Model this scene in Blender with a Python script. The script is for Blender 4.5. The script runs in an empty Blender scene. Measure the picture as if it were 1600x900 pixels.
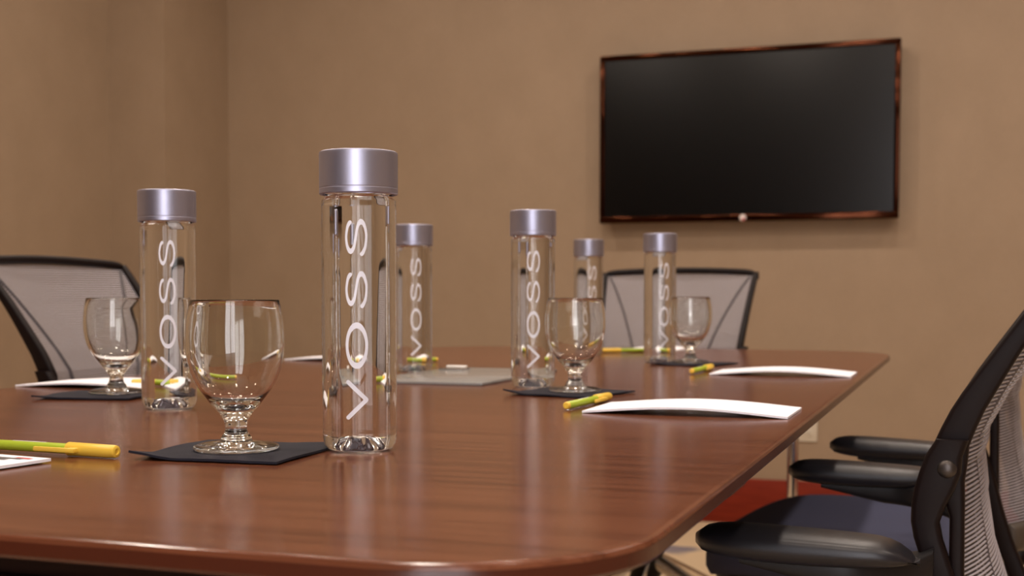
import bpy, bmesh, math, random
from mathutils import Vector, Matrix
random.seed(7)
S = bpy.context.scene
COL = S.collection
PI = math.pi
R = math.radians

# ------------------------------------------------------------------ camera
cam_d = bpy.data.cameras.new('camera')
cam = bpy.data.objects.new('camera', cam_d)
COL.objects.link(cam)
cam.location = (0, 0, .8645)
cam.rotation_euler = (R(90 - 3.0), 0, R(19.3))
cam_d.sensor_width = 36
cam_d.lens = 2028 / 1600 * 36
cam_d.shift_y = (461 + 2028 * math.tan(R(3.0)) - 450) / 1600
cam_d.clip_start = .02
cam_d.dof.use_dof = True
cam_d.dof.focus_distance = 1.06
cam_d.dof.aperture_fstop = 10.0
S.camera = cam

# ------------------------------------------------------------------ world / exposure
W = bpy.data.worlds.new('world')
S.world = W
W.use_nodes = True
W.node_tree.nodes['Background'].inputs[0].default_value = (.75, .85, 1, 1)
W.node_tree.nodes['Background'].inputs[1].default_value = .3
S.view_settings.view_transform = 'Standard'
S.view_settings.look = 'None'
S.view_settings.exposure = 0.0
S.view_settings.gamma = 1
S.view_settings.use_curve_mapping = False
S.cycles.use_denoising = True
S.cycles.max_bounces = 20
S.cycles.transmission_bounces = 18
S.cycles.transparent_max_bounces = 24
S.cycles.glossy_bounces = 8
S.cycles.diffuse_bounces = 4
S.cycles.caustics_refractive = True
S.cycles.caustics_reflective = True
S.cycles.blur_glossy = .3
S.cycles.sample_clamp_indirect = 30

LAMP_W = 8.0         # each recessed downlight
LAMP_COL = (1.0, .86, .74)
WINDOW_E = 5.0        # backlit shade behind the photographer
WINDOW_COL = (.93, .93, 1.0)

# ------------------------------------------------------------------ materials
def mat(name, col=(.5, .5, .5), rough=.5, metal=0, spec=.5, **kw):
    m = bpy.data.materials.new(name)
    m.use_nodes = True
    b = m.node_tree.nodes['Principled BSDF']
    b.inputs['Base Color'].default_value = (*col, 1)
    b.inputs['Roughness'].default_value = rough
    b.inputs['Metallic'].default_value = metal
    b.inputs['Specular IOR Level'].default_value = spec
    for k, v in kw.items():
        b.inputs[k.replace('_', ' ')].default_value = v
    return m

def nodes(m):
    return m.node_tree.nodes, m.node_tree.links, m.node_tree.nodes['Principled BSDF']

def ramp(N, stops):
    r = N.new('ShaderNodeValToRGB')
    e = r.color_ramp.elements
    while len(e) < len(stops):
        e.new(.5)
    for i, (p, c) in enumerate(stops):
        e[i].position = p
        e[i].color = (*c, 1)
    return r

def mapped(m, scale=(1, 1, 1), rot=(0, 0, 0)):
    N, L, b = nodes(m)
    tc = N.new('ShaderNodeTexCoord')
    mp = N.new('ShaderNodeMapping')
    mp.inputs['Scale'].default_value = scale
    mp.inputs['Rotation'].default_value = rot
    L.new(tc.outputs['Object'], mp.inputs['Vector'])
    return mp

def noise(m, mp, scale, detail=4, rough=.5):
    N, L, b = nodes(m)
    n = N.new('ShaderNodeTexNoise')
    n.inputs['Scale'].default_value = scale
    n.inputs['Detail'].default_value = detail
    n.inputs['Roughness'].default_value = rough
    L.new(mp.outputs[0], n.inputs['Vector'])
    return n

def bump(m, sock, strength, dist=.001):
    N, L, b = nodes(m)
    bp = N.new('ShaderNodeBump')
    bp.inputs['Strength'].default_value = strength
    bp.inputs['Distance'].default_value = dist
    L.new(sock, bp.inputs['Height'])
    L.new(bp.outputs[0], b.inputs['Normal'])

M = {}
# woven vinyl wallcovering
m = M['wall'] = mat('woven_wallcovering', (.42, .30, .19), .62, spec=.35)
N, L, b = nodes(m)
n1 = noise(m, mapped(m, (1, 1, .8)), 7, 6, .6)
n2 = noise(m, mapped(m, (220, 220, 30)), 1, 3)
n3 = noise(m, mapped(m, (30, 30, 260)), 1, 3)
r1 = ramp(N, [(.3, (.312, .225, .149)), (.7, (.340, .247, .166))])
L.new(n1.outputs[0], r1.inputs[0])
ad = N.new('ShaderNodeMath'); ad.operation = 'ADD'
L.new(n2.outputs[0], ad.inputs[0]); L.new(n3.outputs[0], ad.inputs[1])
r2 = ramp(N, [(.0, (.9, .9, .9)), (1., (1.08, 1.08, 1.08))])
hv = N.new('ShaderNodeMath'); hv.operation = 'MULTIPLY'; hv.inputs[1].default_value = .5
L.new(ad.outputs[0], hv.inputs[0]); L.new(hv.outputs[0], r2.inputs[0])
mx = N.new('ShaderNodeMix'); mx.data_type = 'RGBA'; mx.blend_type = 'MULTIPLY'; mx.inputs[0].default_value = 1
L.new(r1.outputs[0], mx.inputs[6]); L.new(r2.outputs[0], mx.inputs[7])
L.new(mx.outputs[2], b.inputs['Base Color'])
bump(m, ad.outputs[0], .25, .0006)

M['ceiling'] = mat('ceiling_paint', (.78, .72, .64), .85)
m = M['base'] = mat('red_baseboard', (.20, .02, .008), .5, spec=.18)
N, L, b = nodes(m)
n1 = noise(m, mapped(m, (2, 2, 40)), 3, 5)
r1 = ramp(N, [(.3, (.150, .014, .006)), (.7, (.225, .026, .010))])
L.new(n1.outputs[0], r1.inputs[0]); L.new(r1.outputs[0], b.inputs['Base Color'])

m = M['carpet'] = mat('patterned_carpet', (.55, .42, .28), .95, spec=.1)
N, L, b = nodes(m)
mp = mapped(m)
n1 = noise(m, mp, 2.6, 2, .45)
n2 = noise(m, mp, 400, 2)
r1 = ramp(N, [(.0, (.60, .46, .30)), (.60, (.66, .51, .34)), (.64, (.26, .23, .25)), (.72, (.22, .19, .23))])
L.new(n1.outputs[0], r1.inputs[0]); L.new(r1.outputs[0], b.inputs['Base Color'])
bump(m, n2.outputs[0], .6, .003)

# table veneer, grain running across the table
m = M['wood'] = mat('brown_veneer', (.2, .08, .04), .22, spec=.32)
N, L, b = nodes(m)
mpw = mapped(m, (1.2, 26, 26))
nw = noise(m, mpw, 2.2, 8, .62)
nf = noise(m, mapped(m, (5, 260, 260)), 1.6, 4, .6)
nb = noise(m, mapped(m, (.7, 1.6, 1)), 1.4, 3)
a1 = N.new('ShaderNodeMath'); a1.operation = 'MULTIPLY_ADD'; a1.inputs[1].default_value = .45
L.new(nf.outputs[0], a1.inputs[0]); L.new(nw.outputs[0], a1.inputs[2])
a2 = N.new('ShaderNodeMath'); a2.operation = 'MULTIPLY_ADD'; a2.inputs[1].default_value = .35
L.new(nb.outputs[0], a2.inputs[0]); L.new(a1.outputs[0], a2.inputs[2])
r1 = ramp(N, [(.66, (.072, .0215, .0095)), (.88, (.116, .0365, .0165)), (1.0, (.148, .050, .0235))])
L.new(a2.outputs[0], r1.inputs[0]); L.new(r1.outputs[0], b.inputs['Base Color'])
rr = N.new('ShaderNodeMapRange'); rr.inputs[3].default_value = .13; rr.inputs[4].default_value = .23
L.new(nf.outputs[0], rr.inputs[0]); L.new(rr.outputs[0], b.inputs['Roughness'])
bump(m, a1.outputs[0], .04, .0004)
M['edge'] = mat('dark_red_edge', (.060, .014, .006), .25)
M['wood_dark'] = mat('dark_underside', (.012, .005, .004), .8, spec=.08)

M['chrome'] = mat('chrome', (.75, .73, .72), .12, 1)
M['alu'] = mat('polished_aluminium', (.78, .74, .68), .22, 1)
M['black'] = mat('black_plastic', (.009, .008, .009), .45, spec=.3)
M['softblack'] = mat('soft_black_urethane', (.012, .011, .014), .36, spec=.42)
N, L, b = nodes(M['softblack'])
bump(M['softblack'], noise(M['softblack'], mapped(M['softblack']), 900, 2).outputs[0], .15, .0004)
M['frame'] = mat('brown_black_frame', (.007, .0035, .0035), .45, spec=.16)
m = M['navy'] = mat('navy_fabric', (.070, .075, .130), .85, spec=.2)
bump(m, noise(m, mapped(m), 700, 2).outputs[0], .4, .001)
M['roll'] = mat('brown_rubber_roll', (.055, .040, .028), .5)
M['bolt'] = mat('dark_steel_bolt', (.07, .06, .055), .4, .8)
M['rib'] = mat('mesh_thread', (.43, .41, .455), .5, spec=.4)
m = M['sheet'] = mat('mesh_weave', (.10, .088, .092), .7)
N, L, b = nodes(m)
b.inputs['Alpha'].default_value = .6
M['seam'] = mat('mesh_seam', (.07, .06, .065), .6)

M['cap'] = mat('satin_silver_cap', (.42, .425, .54), .40, .94)
M['white_print'] = mat('white_print', (.76, .76, .82), .4)
M['grey_print'] = mat('grey_print', (.10, .09, .09), .5)

def glass(name, ior, col=(1, 1, 1)):
    m = bpy.data.materials.new(name); m.use_nodes = True
    N, L = m.node_tree.nodes, m.node_tree.links
    N.remove(N['Principled BSDF'])
    g = N.new('ShaderNodeBsdfGlass')
    g.inputs['IOR'].default_value = ior
    g.inputs['Roughness'].default_value = 0
    g.inputs['Color'].default_value = (*col, 1)
    L.new(g.outputs[0], N['Material Output'].inputs[0])
    return m

def thin(name, ior=1.45, k=1.0, tint=(1, 1, 1)):
    """a thin clear plastic skin: what is not mirrored passes straight through"""
    m = bpy.data.materials.new(name); m.use_nodes = True
    N, L = m.node_tree.nodes, m.node_tree.links
    N.remove(N['Principled BSDF'])
    t = N.new('ShaderNodeBsdfTransparent'); t.inputs[0].default_value = (*tint, 1)
    g = N.new('ShaderNodeBsdfGlossy'); g.inputs['Roughness'].default_value = .02
    f = N.new('ShaderNodeFresnel'); f.inputs[0].default_value = ior
    q = N.new('ShaderNodeMath'); q.operation = 'MULTIPLY'; q.inputs[1].default_value = k
    mx = N.new('ShaderNodeMixShader')
    L.new(f.outputs[0], q.inputs[0]); L.new(q.outputs[0], mx.inputs[0])
    L.new(t.outputs[0], mx.inputs[1]); L.new(g.outputs[0], mx.inputs[2])
    L.new(mx.outputs[0], N['Material Output'].inputs[0])
    return m

M['water'] = glass('clear_water', 1.333, (.985, .99, .985))
M['glass'] = glass('clear_glass', 1.50, (.985, .99, .98))
M['pet'] = thin('clear_bottle_plastic', 1.5, .25)
M['punt_bright'] = mat('painted_base_brightness', (.80, .79, .84), .08, spec=.8)  # whitish coat; paints in the brightness light would give the clear base
nodes(M['punt_bright'])[2].inputs['Alpha'].default_value = .42
M['acrylic'] = mat('frosted_grey_acrylic', (.27, .27, .265), .16, spec=.6)
M['paper'] = mat('white_paper', (.84, .84, .90), .8, spec=.2)
m = M['napkin'] = mat('navy_paper_napkin', (.013, .013, .022), .8, spec=.25)
bump(m, noise(m, mapped(m), 500, 3).outputs[0], .4, .0006)
M['lime'] = mat('lime_plastic', (.36, .47, .028), .3)
M['yellow'] = mat('yellow_plastic', (.78, .51, .06), .3)
M['red_print'] = mat('red_print', (.55, .06, .06), .5)
M['bezel'] = mat('copper_black_bezel', (.042, .013, .006), .10, 1.0)
M['tvback'] = mat('tv_black_back', (.012, .011, .011), .5)
M['screen'] = mat('tv_screen', (.0003, .0003, .0004), .22, spec=.36)
M['outlet'] = mat('ivory_plate', (.60, .54, .44), .4)
M['hole'] = mat('dark_slot', (.03, .025, .02), .6)
M['white_trim'] = mat('white_trim', (.80, .77, .72), .45)
m = M['lamp'] = mat('lit_lamp_lens', (1, 1, 1), .5)
nodes(m)[2].inputs['Emission Color'].default_value = (*LAMP_COL, 1)
nodes(m)[2].inputs['Emission Strength'].default_value = 14
m = M['shade'] = mat('daylit_window_shade', (.8, .8, .8), .8)
nodes(m)[2].inputs['Emission Color'].default_value = (*WINDOW_COL, 1)
nodes(m)[2].inputs['Emission Strength'].default_value = WINDOW_E
M['led'] = mat('white_emblem', (.75, .68, .66), .4)
M['ledred'] = mat('red_emblem', (.42, .03, .05), .4)
M['door'] = mat('added_dark_door', (.06, .025, .014), .4)  # for the door added to darken the screen's reflection

# ------------------------------------------------------------------ mesh helpers
def link(name, me, m=None, parent=None, smooth=True, angle=None):
    if m is not None:
        me.materials.append(M[m] if isinstance(m, str) else m)
    if smooth:
        for p in me.polygons:
            p.use_smooth = True
        if angle:
            try:
                me.set_sharp_from_angle(angle=R(angle))
            except Exception:
                pass
    o = bpy.data.objects.new(name, me)
    COL.objects.link(o)
    if parent is not None:
        o.parent = parent
    return o

def mesh(name, v, f):
    me = bpy.data.meshes.new(name)
    me.from_pydata([tuple(p) for p in v], [], f)
    bm = bmesh.new(); bm.from_mesh(me)
    bmesh.ops.recalc_face_normals(bm, faces=bm.faces)
    bm.to_mesh(me); bm.free()
    return me

def loft(rings, cap=True, closed=True):
    """rings of equal length, joined; ends capped"""
    n = len(rings[0]); v = []; f = []
    for r in rings:
        v += r
    for i in range(len(rings) - 1):
        for j in range(n if closed else n - 1):
            k = (j + 1) % n
            f.append((i * n + j, i * n + k, (i + 1) * n + k, (i + 1) * n + j))
    if cap and closed:
        f.append(tuple(range(n)))
        f.append(tuple(range((len(rings) - 1) * n, len(rings) * n)))
    return v, f

def lathe(prof, n=48, rip=None):
    v = []; f = []; idx = []
    for (r, z) in prof:
        if r < 1e-7:
            idx.append([len(v)]); v.append((0, 0, z))
        else:
            row = []
            for j in range(n):
                a = 2 * PI * j / n
                row.append(len(v))
                v.append((r * math.cos(a), r * math.sin(a), z + (rip(r, z, a) if rip else 0)))
            idx.append(row)
    for a, c in zip(idx, idx[1:]):
        for j in range(n):
            k = (j + 1) % n
            if len(a) == 1 and len(c) == 1:
                continue
            if len(a) == 1:
                f.append((a[0], c[j], c[k]))
            elif len(c) == 1:
                f.append((a[j], a[k], c[0]))
            else:
                f.append((a[j], a[k], c[k], c[j]))
    return v, f

def rbox(x0, x1, y0, y1, z0, z1, bev=.002, seg=2):
    bm = bmesh.new()
    bmesh.ops.create_cube(bm, size=1)
    bmesh.ops.scale(bm, vec=(x1 - x0, y1 - y0, z1 - z0), verts=bm.verts)
    bmesh.ops.translate(bm, vec=((x0 + x1) / 2, (y0 + y1) / 2, (z0 + z1) / 2), verts=bm.verts)
    if bev:
        bmesh.ops.bevel(bm, geom=bm.edges[:], offset=bev, segments=seg, affect='EDGES', profile=.5)
    me = bpy.data.meshes.new('m'); bm.to_mesh(me); bm.free()
    return me

def tube(pts, rad, n=12):
    pts = [Vector(p) for p in pts]
    rings = []
    for i, p in enumerate(pts):
        d = (pts[min(i + 1, len(pts) - 1)] - pts[max(i - 1, 0)]).normalized()
        a = d.cross(Vector((0, 0, 1)))
        if a.length < 1e-3:
            a = d.cross(Vector((0, 1, 0)))
        a.normalize(); c = d.cross(a)
        r = rad[i] if isinstance(rad, (list, tuple)) else rad
        rings.append([tuple(p + a * r * math.cos(2 * PI * k / n) + c * r * math.sin(2 * PI * k / n)) for k in range(n)])
    return mesh('m', *loft(rings))

def interp(tab, z):
    if z <= tab[0][0]:
        return tab[0][1]
    for (a, p), (c, q) in zip(tab, tab[1:]):
        if z <= c:
            t = (z - a) / (c - a)
            return p + (q - p) * t
    return tab[-1][1]

def empty(name, loc=(0, 0, 0), rz=0):
    o = bpy.data.objects.new(name, None)
    o.empty_display_size = .1
    COL.objects.link(o)
    o.location = loc; o.rotation_euler = (0, 0, rz)
    return o

def tag(o, label, cat, group=None, kind=None):
    o['label'] = label; o['category'] = cat
    if group: o['group'] = group
    if kind: o['kind'] = kind
    return o

def struct(o):
    o['kind'] = 'structure'
    return o

def copy_tree(o, parent=None):
    c = o.copy(); COL.objects.link(c)
    if parent is not None:
        c.parent = parent
    for ch in list(o.children):
        copy_tree(ch, c)
    return c

# ------------------------------------------------------------------ the room
XL, XR, YB, YT, ZC = -3.268, 2.5, -1.05, 4.9, 2.75
def wall(name, x0, x1, y0, y1, z0=0, z1=ZC, label=None):
    o = struct(link(name, rbox(x0, x1, y0, y1, z0, z1, 0), 'wall', smooth=False))
    if label: o['label'] = label
    return o
struct(link('floor', rbox(XL - .1, XR + .1, YB - .1, YT + .1, -.1, 0, 0), 'carpet', smooth=False))['label'] = 'beige carpet with grey blue patches'
struct(link('ceiling', rbox(XL - .1, XR + .1, YB - .1, YT + .1, ZC, ZC + .1, 0), 'ceiling', smooth=False))['label'] = 'off white ceiling'
wall('wall_front', -3.006, XR + .1, YT, YT + .1, label='tan woven wallcovering behind the television')
wall('wall_left', XL - .1, XL, YB - .1, 4.43, label='tan woven wallcovering on the left')
wall('wall_right', XR, XR + .1, YB - .1, YT + .1)
o = wall('wall_corner', XL - .1, -3.006, 4.43, YT + .1, label='square wallpapered column in the far left corner')
# back wall with a tall window
wx0, wx1, wz0, wz1 = -.26, .66, .25, 2.50
def joined_boxes(name, boxes, m, parent=None):
    bm = bmesh.new()
    for (x0, x1, y0, y1, z0, z1) in boxes:
        r = bmesh.ops.create_cube(bm, size=1)['verts']
        bmesh.ops.scale(bm, vec=(x1 - x0, y1 - y0, z1 - z0), verts=r)
        bmesh.ops.translate(bm, vec=((x0 + x1) / 2, (y0 + y1) / 2, (z0 + z1) / 2), verts=r)
    me = bpy.data.meshes.new(name); bm.to_mesh(me); bm.free()
    return link(name, me, m, parent, smooth=False)
struct(joined_boxes('wall_back', [(XL - .1, wx0, YB - .1, YB, 0, ZC), (wx1, XR + .1, YB - .1, YB, 0, ZC),
                                  (wx0, wx1, YB - .1, YB, 0, wz0), (wx0, wx1, YB - .1, YB, wz1, ZC)], 'wall'))
win = struct(empty('window_1', ((wx0 + wx1) / 2, YB, wz0)))
ww, wh = wx1 - wx0, wz1 - wz0
link('shade', rbox(-ww / 2, ww / 2, -.06, -.05, 0, wh, 0), 'shade', win, smooth=False)
for (a, c, d, e) in ((-ww / 2 - .05, -ww / 2 + .02, -.05, wh + .05), (ww / 2 - .02, ww / 2 + .05, -.05, wh + .05),
                     (-ww / 2, ww / 2, -.05, .02), (-ww / 2, ww / 2, wh - .02, wh + .05), (-.025, .025, 0, wh)):
    link('window_frame', rbox(a, c, -.045, .02, d, e, .003), 'white_trim', win, angle=30)
dr = struct(empty('added_door_1', (-1.95, YB, 0)))  # unseen door, added so the left of the screen reflects something dark
dr['label'] = 'added dark double door in the back wall, darkens the screen reflection'
for s_ in (-1, 1):
    lf = link('added_door_leaf', rbox(min(0, s_ * .86), max(0, s_ * .86), .002, .045, .01, 2.52, .003), 'door', dr, angle=30)
    for z0, z1 in ((.2, 1.0), (1.15, 2.35)):
        link('added_door_panel', rbox(s_ * .43 - .28, s_ * .43 + .28, .045, .055, z0, z1, .006), 'door', lf, angle=30)
    link('added_door_handle', tube([(s_ * .06, .045, 1.0), (s_ * .06, .10, 1.0), (s_ * .18, .10, 1.0)], .009, 10), 'chrome', lf)
for a, c, z0, z1 in ((-.96, -.87, 0, 2.63), (.87, .96, 0, 2.63), (-.87, .87, 2.53, 2.63)):
    link('added_door_casing', rbox(a, c, .0, .03, z0, z1, .003), 'door', dr, angle=30)
# baseboards
bh, bt = .172, .016
def board(name, x0, x1, y0, y1):
    return struct(link(name, rbox(x0, x1, y0, y1, 0, bh, .004), 'base', angle=30))
board('baseboard_front', -3.006, XR, YT - bt, YT)['label'] = 'tall red wooden baseboard under the television'
board('baseboard_left', XL, XL + bt, YB, 4.43)
board('baseboard_corner', XL, -3.006 + bt, 4.43 - bt, 4.43)
board('baseboard_column', -3.006, -3.006 + bt, 4.43, YT - bt)
board('baseboard_right', XR - bt, XR, YB, YT)
board('baseboard_back', -.99, XR, YB, YB + bt)
# wall outlet
ol = empty('outlet_plate', (-.551, YT, .377))
tag(ol, 'ivory electrical outlet plate low on the tan wall', 'outlet')
link('plate', rbox(-.036, .036, -.007, 0, -.057, .057, .003), 'outlet', ol, angle=30)
for dz in (-.022, .022):
    s_ = link('socket', rbox(-.017, .017, -.010, -.006, dz - .014, dz + .014, .003), 'outlet', ol, angle=30)
    for dx in (-.006, .006):
        link('slot', rbox(dx - .001, dx + .001, -.0104, -.0098, dz - .005, dz + .005, 0), 'hole', s_, smooth=False)

# recessed downlights
def downlight(x, y):
    root = empty('recessed_downlight', (x, y, ZC))
    v, f = lathe([(.081, 0), (.102, 0), (.102, -.006), (.081, -.010), (.078, -.004), (.078, 0)], 32)
    link('trim_ring', mesh('m', v, f), 'white_trim', root, angle=40)
    v, f = lathe([(0, -.003), (.077, -.003), (.077, -.001), (0, -.001)], 32)
    link('lens', mesh('m', v, f), 'lamp', root, angle=40)
    ld = bpy.data.lights.new('downlight_lamp', 'AREA')
    ld.shape = 'DISK'; ld.size = .15; ld.energy = LAMP_W; ld.color = LAMP_COL; ld.spread = R(180)
    lo = bpy.data.objects.new('lamp', ld); COL.objects.link(lo)
    lo.location = (0, 0, -.012); lo.parent = root
    return root
for yy, nm in ((.0, 'row over the near table end'), (1.2, 'row over the front half of table'), (2.4, 'row over the far half of table'), (3.6, 'row near the television wall')):
    for xx, sd in ((-2.2, 'leftmost'), (-1.15, 'second from left'), (-.10, 'third from left'), (.95, 'rightmost')):
        tag(downlight(xx, yy), 'round white ceiling downlight, %s in the %s' % (sd, nm), 'downlight', 'ceiling downlights')

# ------------------------------------------------------------------ television
tv = empty('television', (-.784, 4.83, 1.137))
tag(tv, 'flat black television with glossy copper-brown bezel on the tan wall', 'television')
tw, thh = 1.100, .634
bz, bb = .020, .026
link('housing', rbox(-tw / 2 + .004, tw / 2 - .004, .004, .045, .004, thh - .004, .006), 'tvback', tv, angle=30)
link('wall_mount', rbox(-.22, .22, .045, .07, .15, .48, .004), 'tvback', tv, angle=30)
def frame_bar(x0, x1, z0, z1):
    return link('bezel', rbox(x0, x1, -.012, .012, z0, z1, .005, 3), 'bezel', tv, angle=50)
frame_bar(-tw / 2, tw / 2, thh - bz, thh)
frame_bar(-tw / 2, tw / 2, 0, bb)
frame_bar(-tw / 2, -tw / 2 + bz, bb - .002, thh - bz + .002)
frame_bar(tw / 2 - bz, tw / 2, bb - .002, thh - bz + .002)
link('screen', rbox(-tw / 2 + bz - .003, tw / 2 - bz + .003, -.003, .003, bb - .003, thh - bz + .003, 0), 'screen', tv, smooth=False)
v, f = lathe([(0, .003), (.010, .002), (.013, -.003), (.013, -.006), (0, -.006)], 24)
em = link('emblem', mesh('m', v, f), 'led', tv, angle=40)
em.rotation_euler = (R(90), 0, 0); em.location = (-.002, -.015, .012)
v, f = lathe([(0, .0035), (.0045, .003), (.006, -.001), (0, -.001)], 16)
em2 = link('red_dot', mesh('m', v, f), 'ledred', em, angle=40)
em2.location = (.003, -.006, .002)

# ------------------------------------------------------------------ conference table
TX0, TX1, TY0, TY1, TZ = -1.217, -.149, .545, 2.985, .74
def table_outline(inset, n=10):
    pts = []
    def corner(cx, cy, r, a0):
        for i in range(n + 1):
            a = a0 + PI / 2 * i / n
            pts.append((cx + (r - inset) * math.cos(a), cy + (r - inset) * math.sin(a)))
    rn, rf = .115, .19
    corner(TX1 - rn, TY0 + rn, rn, -PI / 2)
    corner(TX1 - rf, TY1 - rf, rf, 0)
    corner(TX0 + rf, TY1 - rf, rf, PI / 2)
    corner(TX0 + rn, TY0 + rn, rn, PI)
    return pts
tb = empty('conference_table', ((TX0 + TX1) / 2, (TY0 + TY1) / 2, 0))
tag(tb, 'long brown wood conference table with rounded corners', 'table')
tcx, tcy = tb.location.x, tb.location.y
prof = [(.012, TZ), (.0040, TZ), (.0036, TZ - .00004), (.0014, TZ - .0008), (.0004, TZ - .0022), (.0001, TZ - .0034), (.004, TZ - .0036), (.030, TZ - .020)]
def table_ring(pr):
    return loft([[(x - tcx, y - tcy, z) for x, y in table_outline(i)] for i, z in pr])
top = link('tabletop', mesh('m', *table_ring(prof)), 'wood', tb, angle=35)
link('edge_band', mesh('m', *table_ring([(.004, TZ - .0035), (0, TZ - .0035), (0, TZ - .006), (0, TZ - .0105), (.0015, TZ - .0125), (.008, TZ - .0130)])), 'edge', tb, angle=35)
link('subtop', mesh('m', *table_ring([(.005, TZ - .0128), (.030, TZ - .020), (.055, TZ - .030), (.060, TZ - .0358)])), 'wood_dark', tb, angle=35)
link('apron', rbox(TX0 + .20 - tcx, TX1 - .20 - tcx, TY0 + .22 - tcy, TY1 - .22 - tcy, TZ - .075, TZ - .036, .003), 'wood_dark', tb, angle=30)
link('floor_hiding_panel', rbox(TX0 + .08 - tcx, TX1 - .07 - tcx, TY0 + .055 - tcy, TY0 + .075 - tcy, TZ - .20, TZ - .0362, .002), 'wood_dark', tb, angle=30)  # dark board added to hide the floor below the near edge
for lx in (TX0 + .184, TX1 - .184):
    for ly in (TY0 + .29, 2.70):
        x, y = lx - tcx, ly - tcy
        lg = link('leg', tube([(x, y, .012), (x, y, TZ - .037)], .0115, 20), 'chrome', tb, angle=40)
        v, f = lathe([(0, 0), (.024, 0), (.024, .006), (.012, .014), (0, .014)], 20)
        ft = link('foot', mesh('m', [(a + x, b_ + y, c) for a, b_, c in v], f), 'black', lg, angle=40)

# ------------------------------------------------------------------ chairs
RF = [(.50, -.036), (.609, -.034), (.668, -.034), (.690, -.024), (.705, -.018), (.731, -.019), (.768, -.037), (.80, -.0586), (.8365, -.084), (.855, -.097), (.90, -.133), (.925, -.155)]
RD = [(.50, .014), (.668, .013), (.690, .023), (.717, .032), (.779, .028), (.825, .022), (.925, .015)]
WZ = [(.50, .170), (.60, .176), (.72, .182), (.92, .202)]
BOW = [(.50, .058), (.56, .042), (.609, .027), (.66, .019), (.75, .026), (.85, .030), (.925, .020)]
SF = [(.43, -.075), (.50, -.045), (.55, -.030), (.609, -.015), (.646, -.003), (.666, 0), (.694, -.0045), (.72, -.013), (.735, -.022)]

def rrect(cx, cy, a, c, n=3, k=.6):
    """rounded rectangle ring in x/y"""
    r = min(a, c) * k; out = []
    for qx, qy, a0 in ((1, 1, 0), (-1, 1, 90), (-1, -1, 180), (1, -1, 270)):
        for i in range(n + 1):
            t = R(a0 + 90 * i / n)
            out.append((cx + qx * (a - r) + r * math.cos(t), cy + qy * (c - r) + r * math.sin(t)))
    return out

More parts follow.
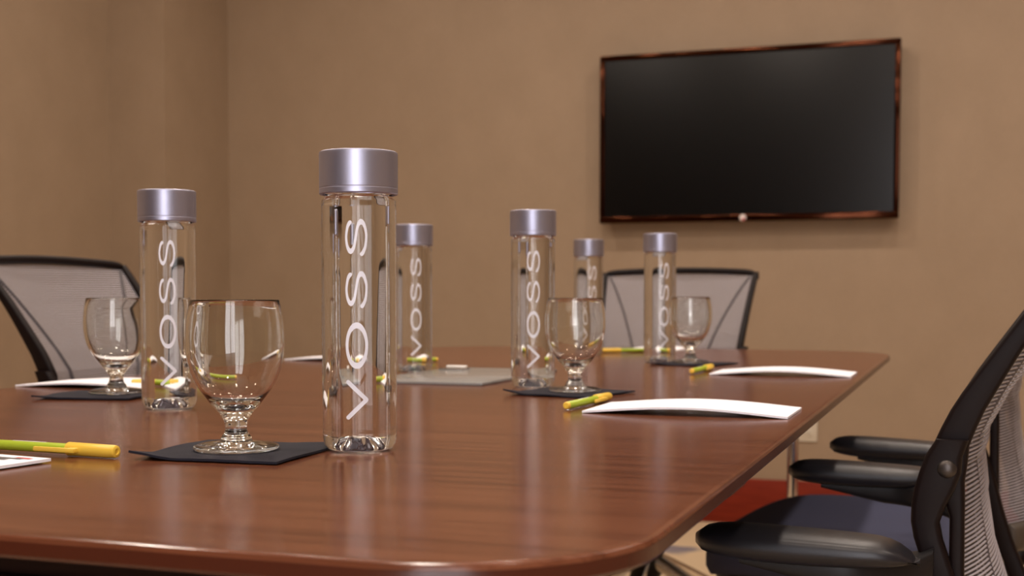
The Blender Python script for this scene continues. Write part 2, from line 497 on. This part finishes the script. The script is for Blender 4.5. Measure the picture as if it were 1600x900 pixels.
def make_chair():
    ch = empty('office_chair')
    zs = [.50 + .425 * i / 26 for i in range(27)]
    for s in (-1, 1):
        rg = []
        for z in zs:
            fr, d, w = interp(RF, z), interp(RD, z), interp(WZ, z)
            rg.append([(x, y, z) for x, y in rrect(s * w, fr - d / 2, .0075, d / 2)])
        link('back_rail', mesh('m', *loft(rg)), 'frame', ch, angle=50)
        rg = []
        for i in range(21):
            z = .43 + .305 * i / 20
            fr, w = interp(SF, z), interp(WZ, z)
            d = interp([(.43, .026), (.66, .025), (.685, .034), (.70, .037), (.735, .028)], z)
            rg.append([(x, y, z) for x, y in rrect(s * (w + .010), fr - d / 2, .009, d / 2)])
        sp = link('back_support', mesh('m', *loft(rg)), 'frame', ch, angle=50)
        v, f = lathe([(0, .006), (.004, .006), (.0075, .004), (.009, 0), (0, 0)], 20)
        v = [(s * (c + interp(WZ, .71) + .0175), a - .032, b_ + .709) for a, b_, c in v]
        link('bolt', mesh('m', v, f), 'bolt', sp, angle=40)
    # top rail
    rg = []
    for i in range(25):
        u = -1 + 2 * i / 24
        w = interp(WZ, .92) + .0075
        z = .922 + .008 * (1 - u * u) - .010 * max(0, abs(u) - .9) / .1
        y = interp(RF, .92) - .008 - interp(BOW, .92) * (1 - u * u)
        rg.append([(u * w, y + .0085 * math.cos(a), z + .0085 * math.sin(a)) for a in [2 * PI * k / 10 for k in range(10)]])
    link('top_rail', mesh('m', *loft(rg)), 'frame', ch, angle=60)
    # lower cross rail
    rg = []
    for i in range(17):
        u = -1 + 2 * i / 16
        w = interp(WZ, .5)
        y = interp(RF, .5) - .014 - interp(BOW, .5) * (1 - u * u)
        rg.append([(u * w, y - .008 + .018 * math.cos(a), .506 + .022 * math.sin(a)) for a in [2 * PI * k / 10 for k in range(10)]])
    link('lower_rail', mesh('m', *loft(rg)), 'roll', ch, angle=60)
    # woven back: fine horizontal threads over a sheer sheet
    def surf(u, z, off=0):
        w = interp(WZ, z)
        return (u * w, interp(RF, z) - interp(RD, z) * .6 - interp(BOW, z) * (1 - abs(u) ** 2.2) - off, z)
    v = []; f = []
    nz, nu = 40, 16
    for i in range(nz + 1):
        z = .50 + .424 * i / nz
        for j in range(nu + 1):
            v.append(surf(-1 + 2 * j / nu, z))
    for i in range(nz):
        for j in range(nu):
            a = i * (nu + 1) + j
            f.append((a, a + 1, a + nu + 2, a + nu + 1))
    mp_ = link('mesh_panel', mesh('m', v, f), 'sheet', ch)
    v = []; f = []
    rows = 96
    for i in range(rows):
        z = .508 + .410 * i / (rows - 1)
        b0 = len(v)
        for j in range(nu + 1):
            u = -1 + 2 * j / nu
            for dz, off in ((-.0010, 0), (-.0005, .0010), (.0005, .0010), (.0010, 0), (.0005, -.0010), (-.0005, -.0010)):
                v.append(surf(u, z + dz, off))
        for j in range(nu):
            for k in range(6):
                a = b0 + j * 6 + k; c = b0 + j * 6 + (k + 1) % 6
                f.append((a, c, c + 6, a + 6))
    th = link('mesh_thread', mesh('m', v, f), 'rib', ch)
    th['kind'] = 'stuff'
    for s in (-1, 1):
        pts = []
        for i in range(15):
            t = i / 14
            z = .912 - .36 * t
            u = s * (.93 - .52 * math.sin(t * PI / 2) ** .9)
            q = surf(u, z, -.002)
            pts.append(q)
        link('mesh_seam', tube(pts, .0032, 6), 'seam', ch)
    # armrests
    for s in (-1, 1):
        rg = []
        NS = 22
        for i in range(NS + 1):
            t = i / NS
            y = .184 - .198 * t
            e = 2 * t - 1
            k = max(.0, 1 - abs(e) ** 5.0) ** .5
            k = max(k, .12)
            hw = (.040 - .006 * t) * k
            ztop = .656 - .006 * (1 - k) ** 1.3 * 2 - .006 * t * t - .012 * max(0, (t - .8) / .2) ** 2
            zb = .629 - .004 * math.sin(t * PI) + .008 * (1 - k)
            ring = []
            for q in range(20):
                a = 2 * PI * q / 20
                ca, sa = math.cos(a), math.sin(a)
                px = abs(ca) ** .7 * (1 if ca >= 0 else -1) * hw
                pz = (ztop + zb) / 2 + abs(sa) ** .75 * (1 if sa >= 0 else -1) * (ztop - zb) / 2
                ring.append((s * .249 + px, y, pz))
            rg.append(ring)
        pad = link('armrest', mesh('m', *loft(rg)), 'softblack', ch, angle=60)
        rg = []
        for i in range(15):
            t = i / 14
            y = .140 - .150 * t
            zc = .627 - .010 * t
            hh = .003 + .011 * min(1, t * 2.0)
            xx = .247 - .045 * max(0, (t - .6) / .4) ** 1.6
            rg.append([(s * xx + a, y, zc + c) for a, c in rrect(0, 0, .024, hh)])
        rg.append([(s * .198 + a, -.022, .617 + c) for a, c in rrect(0, 0, .016, .02)])
        link('arm_bracket', mesh('m', *loft(rg)), 'black', pad, angle=50)
    # seat
    rg = []
    def plan(k, zz, dz=0):
        out = []
        for q in range(40):
            a = 2 * PI * q / 40
            ca, sa = math.cos(a), math.sin(a)
            ex = 2 / 4.2
            x = .245 * k * abs(ca) ** ex * (1 if ca >= 0 else -1)
            y = .205 + .205 * k * abs(sa) ** ex * (1 if sa >= 0 else -1)
            drop = .020 * max(0, (y - .32) / .09) ** 2
            out.append((x, y, zz - drop + .010 * (x / .245) ** 2 * (1 - abs(sa)) ))
        return out
    for k, zz in ((.90, .418), (.97, .424), (1.0, .440), (1.0, .458), (.985, .476), (.95, .485), (.85, .488), (.6, .486), (.3, .484), (.02, .483)):
        rg.append(plan(k, zz))
    link('seat', mesh('m', *loft(rg)), 'navy', ch, angle=70)
    link('seat_pan', mesh('m', *loft([plan(.86, .395), plan(.92, .402), plan(.93, .424)])), 'black', ch, angle=50)
    # mechanism and yoke to the back
    link('tilt_mechanism', rbox(-.085, .085, .06, .30, .345, .400, .012, 3), 'black', ch, angle=40)
    link('back_yoke', tube([(-.185, -.075, .440), (-.15, -.04, .395), (-.06, .06, .375), (.06, .06, .375), (.15, -.04, .395), (.185, -.075, .440)], .014, 10), 'frame', ch)
    v, f = lathe([(0, .20), (.027, .20), (.027, .30), (.018, .302), (.018, .35), (0, .35)], 24)
    link('gas_column', mesh('m', [(a, b_ + .2, c) for a, b_, c in v], f), 'black', ch, angle=40)
    v, f = lathe([(0, .185), (.034, .185), (.042, .20), (.042, .250), (.034, .262), (0, .262)], 24)
    link('base_hub', mesh('m', [(a, b_ + .2, c) for a, b_, c in v], f), 'black', ch, angle=40)
    for k in range(5):
        a = 2 * PI * k / 5 + PI / 2
        ca, sa = math.cos(a), math.sin(a)
        rg = []
        for i in range(9):
            t = i / 8
            r = .03 + .27 * t
            z = .226 - .128 * t ** 1.05
            hw, hh = .019 - .006 * t, .017 - .006 * t
            rg.append([(r * ca - p * sa, .2 + r * sa + p * ca, z + q) for p, q in rrect(0, 0, hw, hh, 2, .4)])
        lg = link('base_leg', mesh('m', *loft(rg)), 'alu', ch, angle=40)
        cx, cy = .29 * ca, .2 + .29 * sa
        for s in (-1, 1):
            v, f = lathe([(0, -.009), (.024, -.009), (.029, -.005), (.029, .005), (.024, .009), (0, .009)], 20)
            v = [(cx + ca * p - sa * (w_ + s * .014), cy + sa * p + ca * (w_ + s * .014), .029 + q) for p, q, w_ in v]
            link('caster_wheel', mesh('m', v, f), 'black', lg, angle=40)
        v, f = lathe([(0, .03), (.008, .03), (.008, .10), (0, .10)], 12)
        link('caster_stem', mesh('m', [(cx + a_, cy + b_, c) for a_, b_, c in v], f), 'black', lg, angle=40)
    return ch
chair0 = make_chair()
# local front is +Y; rotation about Z puts it where the chair faces
spots = [((-.038, 1.421), 90 - 2.4, 'black mesh-back office chair nearest the camera, right side of table', 1),
         ((.020, 2.207), 90 - 6, 'black mesh-back office chair turned towards television, behind the nearest right chair', 1),
         ((-.722, 3.245), 180, 'grey mesh office chair at the far end of the table under television', 1),
         ((-1.445, 2.01), -90, 'grey mesh office chair at the left side of the table', 1)]
for i, ((x, y), a, lab, _) in enumerate(spots):
    c = chair0 if i == 0 else copy_tree(chair0)
    c.location = (x, y, 0); c.rotation_euler = (0, 0, R(a))
    tag(c, lab, 'chair', 'office chairs around the table')
    if i == 1:      # the far armrest of this chair is set to its low position
        for k in c.children:
            if k.name.startswith('armrest') and sum(v_.co.x for v_ in k.data.vertices) > 0:
                k.location.z = -.078

# ------------------------------------------------------------------ water bottles
RB, RC, HB = .0300, .0312, .2380
PX = 1 / 1941.0
def wrap(u, w, r):
    """u up the bottle, w arc to the right of centre; bottle front is -Y"""
    a = w / r
    return (r * math.sin(a), -r * math.cos(a), u)

def ribbon(path, hw, r, close=False, caps=True):
    """thin raised stroke on the cylinder; path in (arc, height)"""
    n = len(path); v = []; f = []
    L_, R_ = [], []
    for i, (x, y) in enumerate(path):
        if close:
            x0, y0 = path[(i - 1) % n]; x1, y1 = path[(i + 1) % n]
        else:
            x0, y0 = path[max(i - 1, 0)]; x1, y1 = path[min(i + 1, n - 1)]
        dx, dy = x1 - x0, y1 - y0
        l = math.hypot(dx, dy) or 1
        dx /= l; dy /= l
        h = hw(i, abs(dx))
        L_.append((x - dy * h, y + dx * h)); R_.append((x + dy * h, y - dx * h))
    for (a, c), (d, e) in zip(L_, R_):
        v += [wrap(c, a, r), wrap((c + e) / 2, (a + d) / 2, r), wrap(e, d, r)]
    m_ = n if close else n - 1
    for i in range(m_):
        a = i * 3; c = ((i + 1) % n) * 3
        f += [(a, a + 1, c + 1, c), (a + 1, a + 2, c + 2, c + 1)]
    if not close and caps:
        for i, sgn in ((0, -1), (n - 1, 1)):
            x, y = path[i]
            x1, y1 = path[i - sgn]
            dx, dy = x - x1, y - y1
            l = math.hypot(dx, dy); dx /= l; dy /= l
            h = math.hypot(L_[i][0] - x, L_[i][1] - y)
            c0 = len(v); v.append(wrap(y, x, r))
            k = 8
            for q in range(k + 1):
                t = PI * q / k
                ox = x - dy * h * math.cos(t) + dx * h * math.sin(t)
                oy = y + dx * h * math.cos(t) + dy * h * math.sin(t)
                v.append(wrap(oy, ox, r))
            for q in range(k):
                f.append((c0, c0 + 1 + q, c0 + 2 + q))
    me = bpy.data.meshes.new('m')
    me.from_pydata(v, [], f)
    return me

def smooth_path(p, n=60):
    out = []
    P_ = [p[0]] + p + [p[-1]]
    for i in range(1, len(P_) - 2):
        a, b_, c, d = P_[i - 1], P_[i], P_[i + 1], P_[i + 2]
        for k in range(4):
            t = k / 4
            q = []
            for j in (0, 1):
                q.append(.5 * ((2 * b_[j]) + (-a[j] + c[j]) * t + (2 * a[j] - 5 * b_[j] + 4 * c[j] - d[j]) * t * t + (-a[j] + 3 * b_[j] - 3 * c[j] + d[j]) * t ** 3))
            out.append(tuple(q))
    out.append(p[-1])
    return out
S_PTS = [(452, 95), (420, 150), (401, 250), (399, 330), (417, 430), (460, 487), (503, 430), (524, 330), (545, 200), (566, 125), (600, 88), (640, 125), (667, 220), (671, 310), (658, 420), (632, 490), (610, 525)]

def make_bottle():
    bo = empty('water_bottle')
    # liquid column; the clear skin lies just outside it
    pet = [(0, .0115), (.006, .0108), (.012, .0078), (.017, .0032), (.0205, .0008), (.0235, .0004), (.0265, .0018), (.0287, .0052), (RB, .0105), (RB, .0115), (RB, .1955), (RB, .1965), (.0297, .1995), (.0280, .2015), (.0270, .203), (.0270, .212)]
    rip = lambda r, z, a: (.0024 * math.sin(5 * a) + .0008 * math.sin(11 * a + 1)) * max(0, 1 - abs(r - .013) / .010) if z < .012 else 0
    v, f = lathe(pet, 96, rip)
    me = bpy.data.meshes.new('m'); me.from_pydata(v, [], f)
    body = link('bottle_body', me, 'pet', bo, angle=60)
    e = .0005
    wp = [(0, .0120), (.006, .0113), (.012, .0083), (.017, .0038), (.0205, .0015), (.0235, .0011), (.0262, .0024), (.0282, .0055), (RB - e, .0107), (RB - e, .0117), (RB - e, .1953), (RB - e, .1963), (.0292, .1990), (.0275, .2010), (.0265, .203), (.0265, .209), (0, .209)]
    v, f = lathe(wp, 96, rip)
    link('water', mesh('m', v, f), 'water', body, angle=60)
    pp_ = [(0, .0117), (.006, .0110), (.012, .0080), (.017, .0035), (.0205, .0012), (.0235, .0008), (.0263, .0021)]
    v, f = lathe(pp_, 96, rip)
    link('punt_bright_layer', mesh('m', v, f), 'punt_bright', body, angle=60)  # extra pale layer, light painted into the base dome
    zc = HB - .0340
    cp = [(0, HB - .0012), (RC - .0035, HB - .0012), (RC - .0026, HB - .0002), (RC - .0012, HB), (RC - .0003, HB - .0006), (RC, HB - .0018), (RC, HB - .0024), (RC, zc + .0061), (RC, zc + .0055), (RC - .0002, zc + .0052), (RC - .0002, zc + .0048), (RC, zc + .0045), (RC, zc + .0040), (RC, zc + .0014), (RC, zc + .0008), (RC - .0006, zc), (RC - .0022, zc), (RC - .0022, HB - .020), (0, HB - .020)]
    v, f = lathe(cp, 96)
    link('cap', mesh('m', v, f), 'cap', bo, angle=35)
    r = RB + .00025
    for yc, kind in ((374.6, 'S'), (453, 'S'), (537.6, 'O'), (619.8, 'V')):
        z0 = (703 - yc) * PX
        if kind == 'S':
            p = smooth_path([((x - 535) / 9 * PX, z0 - (y - 298) / 9 * PX) for x, y in S_PTS])
            me = ribbon(p, lambda i, h: (1.75 + 2.7 * h ** 1.6) * PX, r)
        elif kind == 'O':
            n = 72; ro = ribbon
            v = []; f = []
            for i in range(n):
                a = 2 * PI * i / n
                for k in range(3):
                    t = k / 2
                    ax = (17.2 * (1 - t) + 12.7 * t) * PX; ay = (35.2 * (1 - t) + 25.9 * t) * PX
                    v.append(wrap(z0 + ay * math.sin(a), ax * math.cos(a), r))
            for i in range(n):
                c = (i + 1) % n
                for k in range(2):
                    f.append((i * 3 + k, i * 3 + k + 1, c * 3 + k + 1, c * 3 + k))
            me = bpy.data.meshes.new('m'); me.from_pydata(v, [], f)
        else:
            p = []
            for t in range(9):
                q = t / 8
                p.append(((-13.6 + 26.0 * q) * PX, z0 + (27 - 25.2 * q) * PX))
            p += [(13.7 * PX, z0 + .9 * PX), (14.0 * PX, z0), (13.7 * PX, z0 - .9 * PX)]
            for t in range(9):
                q = 1 - t / 8
                p.append(((-13.6 + 26.0 * q) * PX, z0 - (27 - 25.2 * q) * PX))
            me = ribbon(p, lambda i, h: 3.2 * PX, r)
        link('letter', me, 'white_print', body, smooth=False)
    # fine print running up the side of the bottle
    v = []; f = []
    z = .045
    rnd = random.Random(3)
    while z < .185:
        l = rnd.uniform(.002, .007)
        for w0 in (0, .0022, .0044):
            a0 = len(v)
            ww_ = -.0485 + w0
            for (uu, vv) in ((z, ww_), (z + l * rnd.uniform(.6, 1), ww_), (z + l * .8, ww_ + .0011), (z, ww_ + .0011)):
                v.append(wrap(uu, vv, r))
            f.append((a0, a0 + 1, a0 + 2, a0 + 3))
        z += l + .0018
    me = bpy.data.meshes.new('m'); me.from_pydata(v, [], f)
    link('side_print', me, 'grey_print', body, smooth=False)
    return bo
bot0 = make_bottle()
# x, y, turn of the lettering away from the camera (radians), label
bots = [(-.459, .941, -.072, 'tallest-looking clear water bottle in front, beside the near goblet'),
        (-.826, 1.219, -.023, 'clear water bottle on the left, between two goblets'),
        (-.849, 1.941, .125, 'clear water bottle beside the grey clipboard, behind the front bottle'),
        (-.554, 1.668, .015, 'clear water bottle just left of the middle goblet'),
        (-.736, 2.579, .25, 'farthest clear water bottle, behind the middle goblet'),
        (-.539, 2.371, .27, 'clear water bottle in front of the far chair, beside the right goblet')]
for i, (x, y, dr, lab) in enumerate(bots):
    o = bot0 if i == 0 else copy_tree(bot0)
    o.location = (x, y, TZ)
    o.rotation_euler = (0, 0, math.atan2(y, x) - PI / 2 + dr)
    tag(o, lab, 'bottle', 'water bottles on the table')

# ------------------------------------------------------------------ napkins
def make_napkin(seed, side=.122):
    rnd = random.Random(seed)
    ph = [rnd.uniform(0, 6.28) for _ in range(4)]
    n = 24; v = []; f = []
    def h(x, y):
        u, w = x / side * 2, y / side * 2
        e = max(abs(u), abs(w))
        return .0012 * max(0, e - .45) * (1.2 + math.sin(5 * u + ph[0]) * math.cos(4 * w + ph[1])) + .0045 * max(0, (-u - w) / 2 - .72) / .28 * (1 if seed % 2 else .6)
    for lay in (0, 1):
        for i in range(n + 1):
            for j in range(n + 1):
                x = (i / n - .5) * side; y = (j / n - .5) * side
                jit = .0006 * math.sin(40 * x / side + ph[2]) if j in (0, n) else 0
                v.append((x, y + jit, .0003 + h(x, y) + .0018 * lay))
    k = (n + 1) ** 2
    for i in range(n):
        for j in range(n):
            a = i * (n + 1) + j
            f.append((a, a + n + 1, a + n + 2, a + 1))
            f.append((k + a, k + a + 1, k + a + n + 2, k + a + n + 1))
    ring = [i * (n + 1) for i in range(n + 1)] + [n * (n + 1) + j for j in range(1, n + 1)] + [i * (n + 1) + n for i in range(n - 1, -1, -1)] + [j for j in range(n - 1, 0, -1)]
    for a, c in zip(ring, ring[1:] + ring[:1]):
        f.append((a, c, k + c, k + a))
    return mesh('m', v, f)
for sd, (x, y, rz, lab) in enumerate([(-.539, .890, 4, 'dark navy paper napkin under the near goblet'),
                                      (-1.003, 1.338, 12, 'dark navy paper napkin under the left goblet'),
                                      (-.472, 1.568, -14, 'dark navy paper napkin under the middle goblet'),
                                      (-.462, 2.300, -14, 'dark navy paper napkin under the far right goblet')]):
    o = link('cocktail_napkin', make_napkin(sd + 1), 'napkin', angle=50)
    o.location = (x, y, TZ); o.rotation_euler = (0, 0, R(rz))
    tag(o, lab, 'napkin', 'cocktail napkins under the goblets')

# ------------------------------------------------------------------ goblets
out = [(0, .0004), (.0290, .0000), (.0330, .0010), (.0338, .0024), (.0330, .0037), (.0290, .0050), (.0200, .0062), (.0135, .0072), (.0120, .0085), (.0122, .0100), (.0108, .0116), (.0095, .0135), (.0086, .0160), (.0084, .0180), (.0087, .0210), (.0097, .0240), (.0114, .0268), (.0128, .0290), (.0137, .0302), (.0150, .0316),
       (.0185, .0355), (.0238, .0425), (.0285, .0490), (.0325, .0560), (.0352, .0630), (.0372, .0710), (.0383, .0800), (.0386, .0880), (.0382, .0970), (.0371, .1060), (.0358, .1130), (.0350, .1165), (.0349, .1178), (.0344, .1186), (.0337, .1184),
       (.0334, .1172), (.0337, .1130), (.0350, .1060), (.0362, .0970), (.0367, .0880), (.0364, .0800), (.0353, .0710), (.0333, .0630), (.0305, .0560), (.0264, .0490), (.0212, .0425), (.0150, .0375), (.0080, .0350), (0, .0343)]
v, f = lathe(out, 72)
gm = mesh('goblet', v, f)
for i, (x, y, lab) in enumerate([(-.544, .893, 'clear stemmed water goblet nearest the camera, on a navy napkin'),
                                 (-1.000, 1.362, 'clear stemmed goblet at left in front of the left chair'),
                                 (-.469, 1.582, 'clear stemmed goblet in the middle, beside a bottle and pen'),
                                 (-.472, 2.325, 'small-looking clear stemmed goblet far right, in front of the far chair')]):
    if i == 0:
        o = link('water_goblet', gm, 'glass', angle=70)
    else:
        o = bpy.data.objects.new('water_goblet', gm); COL.objects.link(o)
    o.location = (x, y, TZ + .0021)
    tag(o, lab, 'goblet', 'water goblets on the table')

# ------------------------------------------------------------------ notepads
def make_pad(lx, ly, arch, along='x', th=.0022, tip=0):
    nx, ny = 20, 12
    v = []; f = []
    for lay in (0, 1):
        for i in range(nx + 1):
            for j in range(ny + 1):
                u, w = i / nx, j / ny
                t = u if along == 'x' else w
                z = arch * math.sin(PI * t) ** 1.1 + tip * max(0, (w - .5) * 2) ** 2
                v.append(((u - .5) * lx, (w - .5) * ly, .0004 + z + th * lay))
    k = (nx + 1) * (ny + 1)
    for i in range(nx):
        for j in range(ny):
            a = i * (ny + 1) + j
            f.append((a, a + ny + 1, a + ny + 2, a + 1))
            f.append((k + a, k + a + 1, k + a + ny + 2, k + a + ny + 1))
    n1 = ny + 1
    ring = [i * n1 for i in range(nx + 1)] + [nx * n1 + j for j in range(1, ny + 1)] + [i * n1 + ny for i in range(nx - 1, -1, -1)] + [j for j in range(ny - 1, 0, -1)]
    for a, c in zip(ring, ring[1:] + ring[:1]):
        f.append((a, c, k + c, k + a))
    return mesh('m', v, f)
pads = [(-.2745, 1.372, .214, .118, 0, .0065, 'x', 'white notepad on the right table edge, nearest right chair'),
        (-.270, 2.065, .214, .118, 0, .0065, 'x', 'white notepad on the right table edge, farther right'),
        (-1.112, 1.497, .214, .118, 0, .0050, 'x', 'white notepad at left, behind the left goblet'),
        (-1.118, 2.245, .214, .118, 0, .0050, 'x', 'white notepad at the far left table edge, left of the front bottle'),
        (-.665, 2.865, .120, .214, 0, .0045, 'x', 'white notepad at the far end of the table before the far chair'),
        (-.724, .700, .140, .206, -8, .0006, 'y', 'white notepad with printed logo at the near left corner')]
for (x, y, lx, ly, rz, ar, al, lab) in pads:
    p = empty('notepad', (x, y, TZ), R(rz))
    tag(p, lab, 'notepad', 'white notepads on the table')
    link('sheet', make_pad(lx, ly, ar, al, tip=.0008 if al == 'y' else 0), 'paper', p, angle=40)
    if al == 'y':
        zt = .0048
        for (x0, y0, x1, y1, mt) in ((.020, .080, .046, .0835, 'grey_print'), (.028, .087, .055, .0895, 'grey_print'), (.044, .0905, .060, .0935, 'red_print')):
            link('printed_logo', mesh('m', [(x0, y0, zt - .0012), (x1, y0, zt - .0012), (x1 + .003, y1, zt - .0008), (x0 + .003, y1, zt - .0008)], [(0, 1, 2, 3)]), mt, p, smooth=False)

# ------------------------------------------------------------------ pens (local +X points to the cap end)
def make_pen():
    pn = empty('stick_pen')
    def rod(name, prof, m, parent=pn):
        v, f = lathe([(r, z) for z, r in prof], 20)
        return link(name, mesh('m', [(c, a, b_) for a, b_, c in v], f), m, parent, angle=40)
    rod('barrel', [(-.074, 0), (-.074, .0038), (-.0735, .0041), (.026, .0041), (.026, 0)], 'lime')
    rod('end_plug', [(-.0785, 0), (-.0785, .0030), (-.0775, .0039), (-.074, .0041), (-.074, 0)], 'yellow')
    cp = rod('cap', [(.016, 0), (.016, .0050), (.0168, .0054), (.060, .0050), (.0625, .0046), (.0632, .0036), (.0632, .0022), (.0622, .0020), (.0622, 0)], 'yellow')
    link('clip', rbox(-.010, .030, -.0105, -.0078, -.0018, .0018, .0007), 'yellow', cp, angle=40)
    link('clip_bridge', rbox(.022, .030, -.0085, -.004, -.0018, .0018, .0006), 'yellow', cp, angle=40)
    link('barrel_print', rbox(-.040, -.006, -.0006, .0006, .00405, .0042, 0), 'white_print', pn, smooth=False)
    return pn
pen0 = make_pen()
pens = [(-.671, .832, -4, 'lime pen with yellow cap at the near left, beside the notepad'),
        (-.400, 1.412, 86, 'lime pen with yellow cap beside the middle napkin and notepad'),
        (-.402, 2.085, 88, 'lime pen with yellow cap beside the far right goblet'),
        (-1.017, 1.525, 218, 'lime pen with yellow cap at left behind the left goblet'),
        (-.690, 2.722, 220, 'lime pen with yellow cap at the far table end'),
        (-.985, 2.170, 215, 'lime pen with yellow cap behind the front bottle')]
for i, (x, y, rz, lab) in enumerate(pens):
    o = pen0 if i == 0 else copy_tree(pen0)
    o.location = (x, y, TZ + .0056)
    o.rotation_euler = (0, 0, R(rz))
    tag(o, lab, 'pen', 'lime and yellow pens')

# ------------------------------------------------------------------ clipboard
cb = empty('clipboard', (-.717, 1.833, TZ))
tag(cb, 'frosted grey clipboard lying flat in the middle of the table', 'clipboard')
link('board', rbox(-.092, .092, -.172, .172, .0, .0045, .0012), 'acrylic', cb, angle=30)
cl = link('clip', rbox(-.086, -.046, .100, .140, .0045, .0070, .0010), 'chrome', cb, angle=40)
link('clip_lever', rbox(-.083, -.049, .126, .136, .0070, .0100, .0010), 'white_trim', cl, angle=40)
